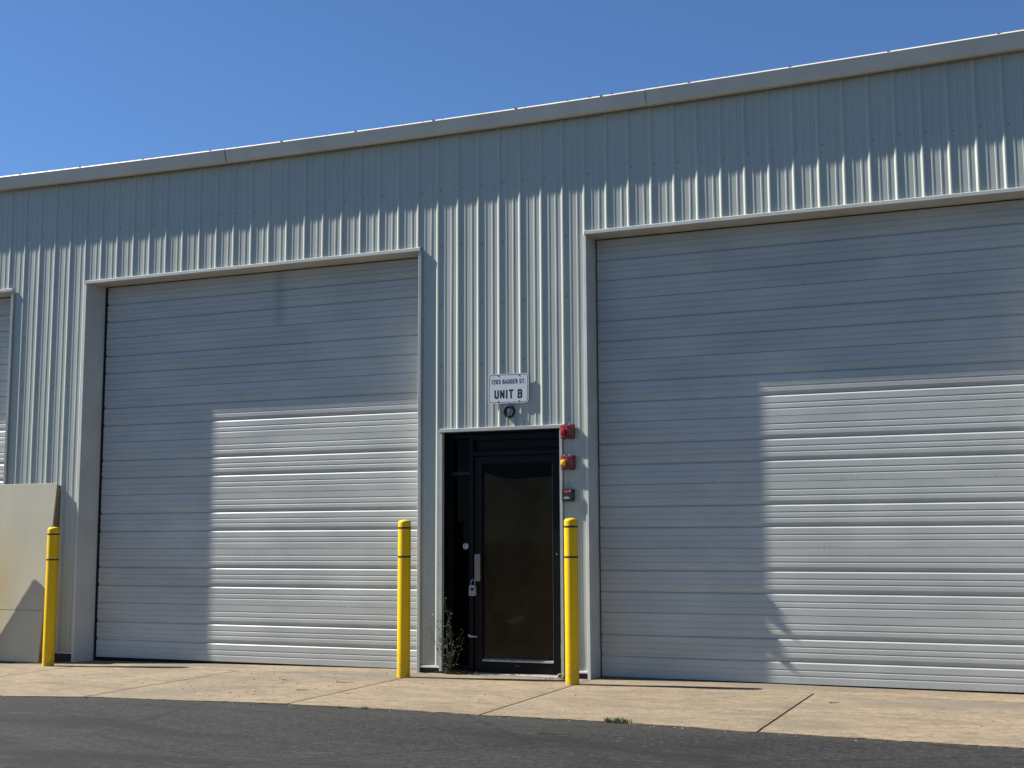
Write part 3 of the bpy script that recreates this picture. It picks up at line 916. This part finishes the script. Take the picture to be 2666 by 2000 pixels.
for pts in ([(-0.028, -0.012, -0.014), (-0.005, -0.020, -0.020), (0.004, -0.022, -0.004), (0.012, -0.018, 0.026)], [(0.012, -0.014, 0.018), (0.004, -0.022, -0.016), (-0.008, -0.024, -0.05), (-0.014, -0.016, -0.10), (-0.008, -0.010, -0.155)]):
    bm = bmesh.new(); tube(bm, pts, 0.0032, 6); from_bm("wire", bm, M["wire"], port, smooth=True)
bm = bmesh.new()
V = []
for i in range(15):
    z = -0.045 - 0.0095 * i
    w = 0.014 + 0.012 * noise.noise(Vector((0, 0, i * 0.6))) + 0.004 * (i < 4)
    xm = 0.052 + 0.006 * i / 5 + 0.008 * noise.noise(Vector((3, 0, i * 0.5)))
    V.append((bm.verts.new((xm - w / 2, -0.005, z)), bm.verts.new((xm, -0.016, z)), bm.verts.new((xm + w / 2, -0.005, z))))
for a, b in zip(V[:-1], V[1:]):
    for q in (0, 1): bm.faces.new((a[q], a[q + 1], b[q + 1], b[q]))
from_bm("sealant", bm, M["caulk"], port, smooth=True)

# two alarm strobes
def strobe(loc, lens_mat, label):
    t = empty("alarm_strobe", loc)
    tag(t, label, "fire alarm", "red alarm strobes beside the entrance")
    w, h = 0.069, 0.070
    bm = bmesh.new()
    # base plate
    prism(bm, rrect(-w, w, -h, h, 0.010, 3), 'y', -0.012, 0.012)
    from_bm("back_box", bm, M["red"], t)
    bm = bmesh.new()
    A = [(-w * .97, -h * .97), (w * .97, -h * .97), (w * .97, h * .97), (-w * .97, h * .97)]
    prof_ = [(-w * .97, -0.012), (-w * .97, -0.030), (-0.046, -0.050), (0.002, -0.056), (0.010, -0.064), (w * .88, -0.058), (w * .97, -0.040), (w * .97, -0.012)]
    bm2 = bm
    n = len(prof_)
    lo = [bm.verts.new((x, y * 0.97, -h * .95 + (0.008 if y < -0.045 else 0))) for x, y in prof_]
    hi = [bm.verts.new((x, y * 0.94, h * .95 - (0.012 if y < -0.045 else 0))) for x, y in prof_]
    for i in range(n - 1): bm.faces.new((lo[i], lo[i + 1], hi[i + 1], hi[i]))
    bm.faces.new(lo); bm.faces.new(hi[::-1])
    es = [e for e in bm.edges]
    bmesh.ops.bevel(bm, geom=es, offset=0.003, segments=2, affect='EDGES')
    body = from_bm("housing", bm, M["red"], t)
    # lens on the left half
    bm = bmesh.new()
    out = rrect(-0.058, -0.002, -0.036, 0.026, 0.016, 5)
    rings = []
    cx, cz = -0.030, -0.006
    for s, y in ((1.0, -0.042), (0.98, -0.062), (0.80, -0.076), (0.45, -0.082), (0.0, -0.083)):
        if s == 0: rings.append([bm.verts.new((cx, y, cz))])
        else: rings.append([bm.verts.new((cx + (x - cx) * s, y, cz + (z - cz) * s)) for x, z in out])
    for a, b in zip(rings[:-1], rings[1:]):
        for q in range(len(a)):
            q2 = (q + 1) % len(a)
            if len(b) == 1: bm.faces.new((a[q], a[q2], b[0]))
            else: bm.faces.new((a[q], a[q2], b[q2], b[q]))
    from_bm("lens", bm, lens_mat, t, smooth=False)
    for x, z in ((-0.028, h), (0.026, h), (0.010, -h)):
        bm = bmesh.new(); lathe(bm, [(0, 0), (0.010, 0), (0.008, 0.006), (0, 0.008)], 12, x, -0.03)
        if z < 0: bmesh.ops.transform(bm, matrix=Matrix.Translation((0, 0, z + 0.004)) @ Matrix.Scale(-1, 4, (0, 0, 1)), verts=bm.verts)
        else: bmesh.ops.transform(bm, matrix=Matrix.Translation((0, 0, z - 0.004)), verts=bm.verts)
        from_bm("mounting_lug", bm, plain("pale_lug", (0.5, 0.42, 0.42), 0.5), t, smooth=True)
    bm = bmesh.new(); add_box(bm, -0.036, -0.020, -0.0565, -0.052, -0.055, -0.050)
    from_bm("test_port", bm, M["latch"], t)
    return t
strobe((7.124, -0.0165, 2.348), M["red_lens"], "upper red alarm strobe with a red lens, top right of the entrance")
strobe((7.125, -0.0165, 2.048), M["amber_lens"], "lower red alarm strobe with a yellow lens, right of the entrance")

# black reader
rd = empty("access_reader", (7.126, -0.0165, 1.733))
tag(rd, "small black access reader with red and white print below the alarm strobes", "card reader")
bm = bmesh.new(); prism(bm, rrect(-0.058, 0.058, -0.060, 0.060, 0.010, 4), 'y', -0.030, 0.012)
from_bm("housing", bm, M["black_plastic"], rd)
bm = bmesh.new(); prism(bm, rrect(-0.050, 0.050, -0.052, 0.050, 0.008, 4), 'y', -0.034, -0.030)
from_bm("face_plate", bm, M["black_plastic"], rd)
for x0, x1, z0, z1, m in ((-0.038, 0.014, 0.030, 0.046, "red_print"), (-0.026, 0.006, 0.019, 0.026, "red_print"), (0.018, 0.030, 0.030, 0.048, "caulk"), (-0.038, 0.020, -0.036, -0.018, "lock"), (-0.030, 0.004, -0.013, -0.009, "lock")):
    bm = bmesh.new(); add_box(bm, x0, x1, -0.0348, -0.0342, z0, z1); from_bm("print_mark", bm, M[m], rd)

# key lock box hanging from the latch guard
lb = empty("key_lock_box", (6.060, LY - 0.030, 0.756))
tag(lb, "grey key lock box hanging from the latch guard of the entrance door", "lock box")
bm = bmesh.new()
out = [(-0.037, 0.004), (-0.033, 0.0), (0.033, 0.0), (0.037, 0.004), (0.030, 0.098), (0.024, 0.104), (-0.024, 0.104), (-0.030, 0.098)]
prism(bm, out, 'y', -0.022, 0.022)
bmesh.ops.bevel(bm, geom=list(bm.edges), offset=0.003, segments=2, affect='EDGES')
from_bm("body", bm, M["lock"], lb)
bm = bmesh.new(); prism(bm, rrect(-0.017, 0.021, 0.050, 0.080, 0.004, 3), 'y', -0.0245, -0.021); from_bm("dial_window", bm, M["black_plastic"], lb)
bm = bmesh.new(); add_box(bm, -0.022, 0.024, -0.0232, -0.0216, 0.014, 0.024); from_bm("nameplate", bm, M["hinge"], lb)
bm = bmesh.new()
tube(bm, [(0.022, 0, 0.095), (0.022, 0, 0.125)] + [(0.0 + 0.022 * math.cos(R(a)), 0, 0.130 + 0.028 * math.sin(R(a))) for a in range(0, 181, 20)] + [(-0.022, 0, 0.125), (-0.022, 0, 0.095)], 0.0042, 8)
from_bm("shackle", bm, M["lock"], lb, smooth=True)

# sticker on the sidelight
st = empty("sidelight_sticker", (5.957, FY + 0.0485, 1.245))
tag(st, "small round white sticker on the dark sidelight glass", "sticker")
bm = bmesh.new(); prism(bm, [(0.029 * max(-0.85, min(0.85, math.cos(R(10 * i)))) / 0.85 , 0.033 * math.sin(R(10 * i))) for i in range(36)], 'y', -0.0008, 0.0)
from_bm("disc", bm, M["white"], st)
for x0, x1, z0, z1 in ((-0.022, 0.022, 0.0225, 0.0275), (-0.022, 0.022, -0.026, -0.0215), (-0.018, -0.006, -0.002, 0.010), (0.002, 0.010, 0.004, 0.008)):
    bm = bmesh.new(); add_box(bm, x0, x1, -0.0013, -0.0009, z0, z1); from_bm("printed_band", bm, M["ink"], st)

# torn strip of pale tape on the mullion
bm = bmesh.new()
tp = [(-0.055, 0.002), (-0.050, 0.018), (-0.036, 0.012), (-0.026, 0.004), (-0.006, 0.006), (0.010, -0.001), (0.040, 0.0), (0.050, -0.008), (0.030, -0.015), (0.0, -0.012), (-0.020, -0.014), (-0.046, -0.012)]
prism(bm, tp, 'y', -0.004, 0.0)
bmesh.ops.translate(bm, vec=(6.062, FY - 0.006, 0.362), verts=bm.verts)
tag(from_bm("tape_scrap", bm, M["caulk"]), "torn scrap of white tape low on the entrance mullion", "tape")

# plank standing inside the sidelight
bm = bmesh.new()
add_box(bm, -0.04, 0.04, -0.012, 0.012, -0.20, 0.17, 0.003, Matrix.Translation((5.93, 0.235, 0.215)) @ Matrix.Rotation(R(-38), 4, 'Y'))
tag(from_bm("grey_plank", bm, M["plank"]), "short grey plank leaning inside behind the sidelight glass", "plank")

# ------------------------------------------------------------------ bollards
def make_bollard():
    t = empty("bollard", (0, 0, 0))
    r = 0.0625
    bm = bmesh.new()
    prof_ = [(r * 0.985, -0.02), (r, 0.0), (r, 1.474)]
    for a in range(10, 91, 10):
        prof_.append((0.034 + (r - 0.034) * math.cos(R(a)), 1.474 + 0.028 * math.sin(R(a))))
    prof_.append((0.0, 1.508))
    lathe(bm, prof_, 48)
    from_bm("sleeve", bm, M["yellow"], t, smooth=True)
    for z in (1.140, 1.418):
        bm = bmesh.new()
        lathe(bm, [(r - 0.001, z), (r + 0.0016, z + 0.001), (r + 0.0016, z + 0.017), (r - 0.001, z + 0.018)], 48)
        from_bm("band", bm, M["band"], t, smooth=False)
    return t
def copy_tree(o):
    c = o.copy(); col.objects.link(c)
    for ch in o.children:
        d = ch.copy(); d.parent = c; col.objects.link(d)
    return c
b0 = make_bollard()
BL = [((1.228, -0.46, gz(1.228)), "yellow bollard nearest the leaning cream board"), ((5.578, -0.46, 0.0), "yellow bollard left of the entrance, in front of an overhead door"), ((7.306, -0.46, 0.0), "yellow bollard right of the entrance, below the alarm strobes"), ((0.125, -0.327, gz(0.1)), "yellow bollard beyond the left edge of the picture, casting its shadow on the cream board")]
for i, (loc, lab) in enumerate(BL):
    b = b0 if i == 0 else copy_tree(b0)
    b.location = loc; b.rotation_euler = (0, R((0.25, 0.1, -0.1, 0.0)[i]), R(40 * i))
    tag(b, lab, "bollard", "yellow bollards along the wall")

# ------------------------------------------------------------------ leaning board
ZB, ZT, YB, YT = gz(0.9) - 0.002, 1.972, -0.255, -0.052
lean = math.atan2(YT - YB, ZT - ZB)
Ln = math.hypot(YT - YB, ZT - ZB)
bd = empty("leaning_board", (0.0, YB, ZB))
bd.rotation_euler = (-lean, 0, 0)
tag(bd, "large cream board leaning against the wall behind the left bollard", "board")
bm = bmesh.new()
add_box(bm, -1.52, 0.902, -0.012, 0.006, 0.585, Ln, 0.0015)
from_bm("face_sheet", bm, M["sheet"], bd)
bm = bmesh.new()
add_box(bm, -1.52, 0.902, -0.0105, 0.006, 0.012, 0.582, 0.0015)
from_bm("lower_face_sheet", bm, M["sheet"], bd)
bm = bmesh.new(); add_box(bm, 0.872, 0.908, 0.0065, 0.050, 0.0, Ln - 0.02, 0.002); from_bm("edge_batten", bm, M["wood"], bd)
bm = bmesh.new(); add_box(bm, -1.52, 0.871, 0.0065, 0.045, Ln - 0.06, Ln - 0.02, 0.002); from_bm("top_batten", bm, M["wood"], bd)
bm = bmesh.new(); add_box(bm, -1.52, 0.871, 0.0065, 0.045, 0.0, 0.05, 0.002); from_bm("bottom_batten", bm, M["wood"], bd)

# ------------------------------------------------------------------ small ground things
def rock(name, loc, size, seed, mat):
    bm = bmesh.new()
    bmesh.ops.create_icosphere(bm, subdivisions=2, radius=1.0)
    for v in bm.verts:
        q = v.co.copy()
        m_ = max(abs(q.x), abs(q.y), abs(q.z))
        q = q / (m_ ** 0.75)
        q *= 0.8 + 0.35 * noise.noise(q * 1.3 + Vector((seed, 0, 0)))
        v.co = Vector((q.x * size[0], q.y * size[1], max(-0.6, q.z) * size[2] + size[2] * 0.6))
    return from_bm(name, bm, mat, None, loc=loc)
tag(rock("concrete_chunk", (7.062, -0.085, -0.004), (0.052, 0.045, 0.040), 3.0, M["stone"]), "broken tan concrete chunk beside the right end of the door sill", "rubble")
tag(rock("concrete_fragment", (7.150, -0.075, -0.004), (0.046, 0.03, 0.012), 8.0, M["stone"]), "flat concrete fragment behind the right bollard foot", "rubble")

def leaf_quad(bm, p, s, d, up):
    """small folded leaf: four vertices, two triangles each side of the midrib"""
    d = d.normalized(); sd = d.cross(up).normalized()
    a = p; b = p + d * s * 0.5 + sd * s * 0.28 + up * s * 0.06; c = p + d * s; e = p + d * s * 0.5 - sd * s * 0.28 + up * s * 0.06
    va, vb, vc, ve = (bm.verts.new(q) for q in (a, b, c, e))
    bm.faces.new((va, vb, vc)); bm.faces.new((va, vc, ve))

def climbing_weed(name, base, stems, label, leaf_n, leaf_s, rnd):
    t = empty(name, base)
    tag(t, label, "weed")
    bl = bmesh.new()
    for dx, dy, h, curl in stems:
        bm = bmesh.new()
        pts = []
        for i in range(9):
            u = i / 8
            pts.append(Vector((dx * u + curl * math.sin(u * 4.2) * 0.5 + 0.012 * rnd.uniform(-1, 1), dy * u + 0.012 * rnd.uniform(-1, 1), h * (u ** 0.85))))
        tube(bm, pts, 0.0030, 5, 0.4)
        from_bm("stem", bm, M["stem"], t)
        for i in range(int(leaf_n * h)):
            u = rnd.random() ** 1.15; f = u * 8; k = min(7, int(f))
            p = pts[k].lerp(pts[k + 1], f - k)
            d = Vector((rnd.uniform(-1, 1), rnd.uniform(-1.1, 0.3), rnd.uniform(-0.5, 0.7)))
            p = p + d * 0.018
            leaf_quad(bl, p, leaf_s * rnd.uniform(0.5, 1.15), d, Vector((rnd.uniform(-.6, .6), rnd.uniform(-.8, .2), 1)).normalized())
    f = from_bm("foliage", bl, M["leaf"], t); tag(f, kind="stuff")
rnd = random.Random(5)
climbing_weed("climbing_weed", (5.875, -0.050, 0.0),
    [(-0.06, 0.02, 0.82, 0.06), (-0.03, 0.03, 0.62, -0.05), (-0.19, -0.01, 0.60, 0.05), (0.02, 0.02, 0.50, 0.05), (0.12, 0.03, 0.42, -0.03), (0.16, 0.02, 0.36, 0.05), (-0.02, -0.03, 0.34, 0.03), (0.05, -0.04, 0.30, -0.03), (0.00, 0.03, 0.46, 0.03), (-0.24, 0.0, 0.45, -0.03)],
    "straggling green weed climbing the left jamb of the dark entrance", 66, 0.034, rnd)

def tuft(name, loc, n, h, spread, label, cat="grass"):
    bm = bmesh.new()
    for i in range(n):
        a = random.uniform(0, 2 * math.pi); r = random.random() ** 0.5 * spread
        x, y = r * math.cos(a) * 1.6, r * math.sin(a) * 0.5
        hh = h * random.uniform(0.4, 1.0); lx, ly = random.uniform(-.9, .9) * hh, random.uniform(-.5, .5) * hh
        w = 0.0035
        p = [Vector((x, y, 0)), Vector((x + lx * 0.3, y + ly * 0.3, hh * 0.6)), Vector((x + lx, y + ly, hh))]
        v = [bm.verts.new(p[0] + Vector((-w, 0, 0))), bm.verts.new(p[0] + Vector((w, 0, 0))), bm.verts.new(p[1] + Vector((w * .7, 0, 0))), bm.verts.new(p[1] + Vector((-w * .7, 0, 0))), bm.verts.new(p[2])]
        bm.faces.new((v[0], v[1], v[2], v[3])); bm.faces.new((v[3], v[2], v[4]))
    t = from_bm(name, bm, M["grass"], None, loc=loc)
    tag(t, label, cat)
    return t
tuft("grass_tuft", (8.42, -2.60, -0.014), 110, 0.050, 0.070, "green grass tuft growing where the apron meets the asphalt, below the right bollard")
tuft("weed_sprout", (6.128, -2.60, -0.014), 9, 0.032, 0.02, "left one of two tiny weed sprouts at the asphalt edge", "weed")
tuft("weed_sprout", (6.331, -2.585, -0.014), 13, 0.036, 0.022, "right one of two tiny weed sprouts at the asphalt edge", "weed")

# litter caught in the corner below the sidelight
def scatter(name, n, gen, mat, label, cat):
    bm = bmesh.new()
    for i in range(n):
        x, y, s, zoff = gen()
        ax = Vector((random.uniform(-1, 1), random.uniform(-1, 1), 0)).normalized()
        el = random.uniform(0.25, 1.0)
        M_ = Matrix.Translation((x, y, gz(x) + zoff)) @ Matrix.Rotation(random.uniform(0, 6.28), 4, 'Z') @ Matrix.Rotation(random.uniform(-0.3, 0.3), 4, 'X')
        pts = [(-s, 0, 0), (-s * .3, -s * .4 * el, s * .15), (s * .6, -s * .3 * el, s * .1), (s, 0, s * .05), (s * .4, s * .4 * el, s * .2), (-s * .5, s * .35 * el, s * .1)]
        lo = [bm.verts.new(M_ @ Vector(p)) for p in pts]
        hi = [bm.verts.new(M_ @ (Vector(p) * 0.7 + Vector((0, 0, s * 0.35)))) for p in pts]
        bm.faces.new(hi); bm.faces.new(lo[::-1])
        for q in range(6): bm.faces.new((lo[q], lo[(q + 1) % 6], hi[(q + 1) % 6], hi[q]))
    o = from_bm(name, bm, mat)
    tag(o, label, cat, kind="stuff")
scatter("leaf_litter", 260, lambda: (random.gauss(5.93, 0.085), random.uniform(-0.09, 0.09), random.uniform(0.006, 0.020), random.uniform(0, 0.03)), M["litter"], "dry brown leaf litter heaped below the dark sidelight", "litter")
scatter("apron_debris", 330, lambda: (random.choice((random.uniform(0.5, 11.4), random.gauss(5.1, 0.9), random.gauss(4.4, 0.6))), random.uniform(-2.45, -0.08), random.choice((0.003, 0.004, 0.005, 0.006, 0.010)), 0.0005), M["chip"], "scattered dark chips and twigs on the concrete apron", "debris")
def edge_gen():
    x = random.uniform(1.5, 12.0)
    return x, edge_y(x) + random.gauss(-0.02, 0.06), random.choice((0.005, 0.006, 0.008, 0.012)), -0.012
scatter("edge_gravel", 260, edge_gen, M["pebble"], "pale loose gravel along the asphalt edge", "gravel")
scatter("edge_grit", 260, edge_gen, M["chip"], "dark grit along the asphalt edge", "grit")
scatter("lot_gravel", 420, lambda: (random.uniform(3, 13), random.uniform(-5.4, -2.75), random.choice((0.004, 0.005, 0.007)), -0.014), M["pebble"], "pale specks of gravel scattered on the asphalt lot", "gravel")
scatter("sill_rubble", 40, lambda: (random.gauss(7.0, 0.14), random.uniform(-0.16, -0.06), random.choice((0.006, 0.009, 0.014)), 0.0), M["pebble"], "loose pale rubble on the apron at the foot of the entrance", "rubble")

def twig(x, y, L, ang, label):
    bm = bmesh.new()
    d = Vector((math.cos(ang), math.sin(ang), 0))
    pts = [Vector((0, 0, 0.006)) + d * (L * (i / 5 - 0.5)) + Vector((0, 0, 0.002 * math.sin(i * 1.9))) + Vector((-d.y, d.x, 0)) * (0.0022 * math.sin(i * 2.3)) for i in range(6)]
    tube(bm, pts, 0.0038, 5, 0.5)
    tag(from_bm("twig", bm, M["litter"], None, loc=(x, y, gz(x))), label, "twig", "twigs dropped on the apron and lot")
twig(5.30, -1.10, 0.16, 0.25, "longer brown twig on the apron in front of the left overhead door")
twig(4.62, -1.05, 0.10, -0.4, "shorter brown twig on the apron, left of the longer one")
twig(5.25, -1.75, 0.12, 0.1, "brown twig nearest the asphalt on the slab left of the middle bollard")
twig(9.72, -0.95, 0.09, 0.7, "brown twig on the apron in front of the right overhead door")
twig(8.22, -3.35, 0.22, 0.15, "thin dark twig lying on the asphalt lot")
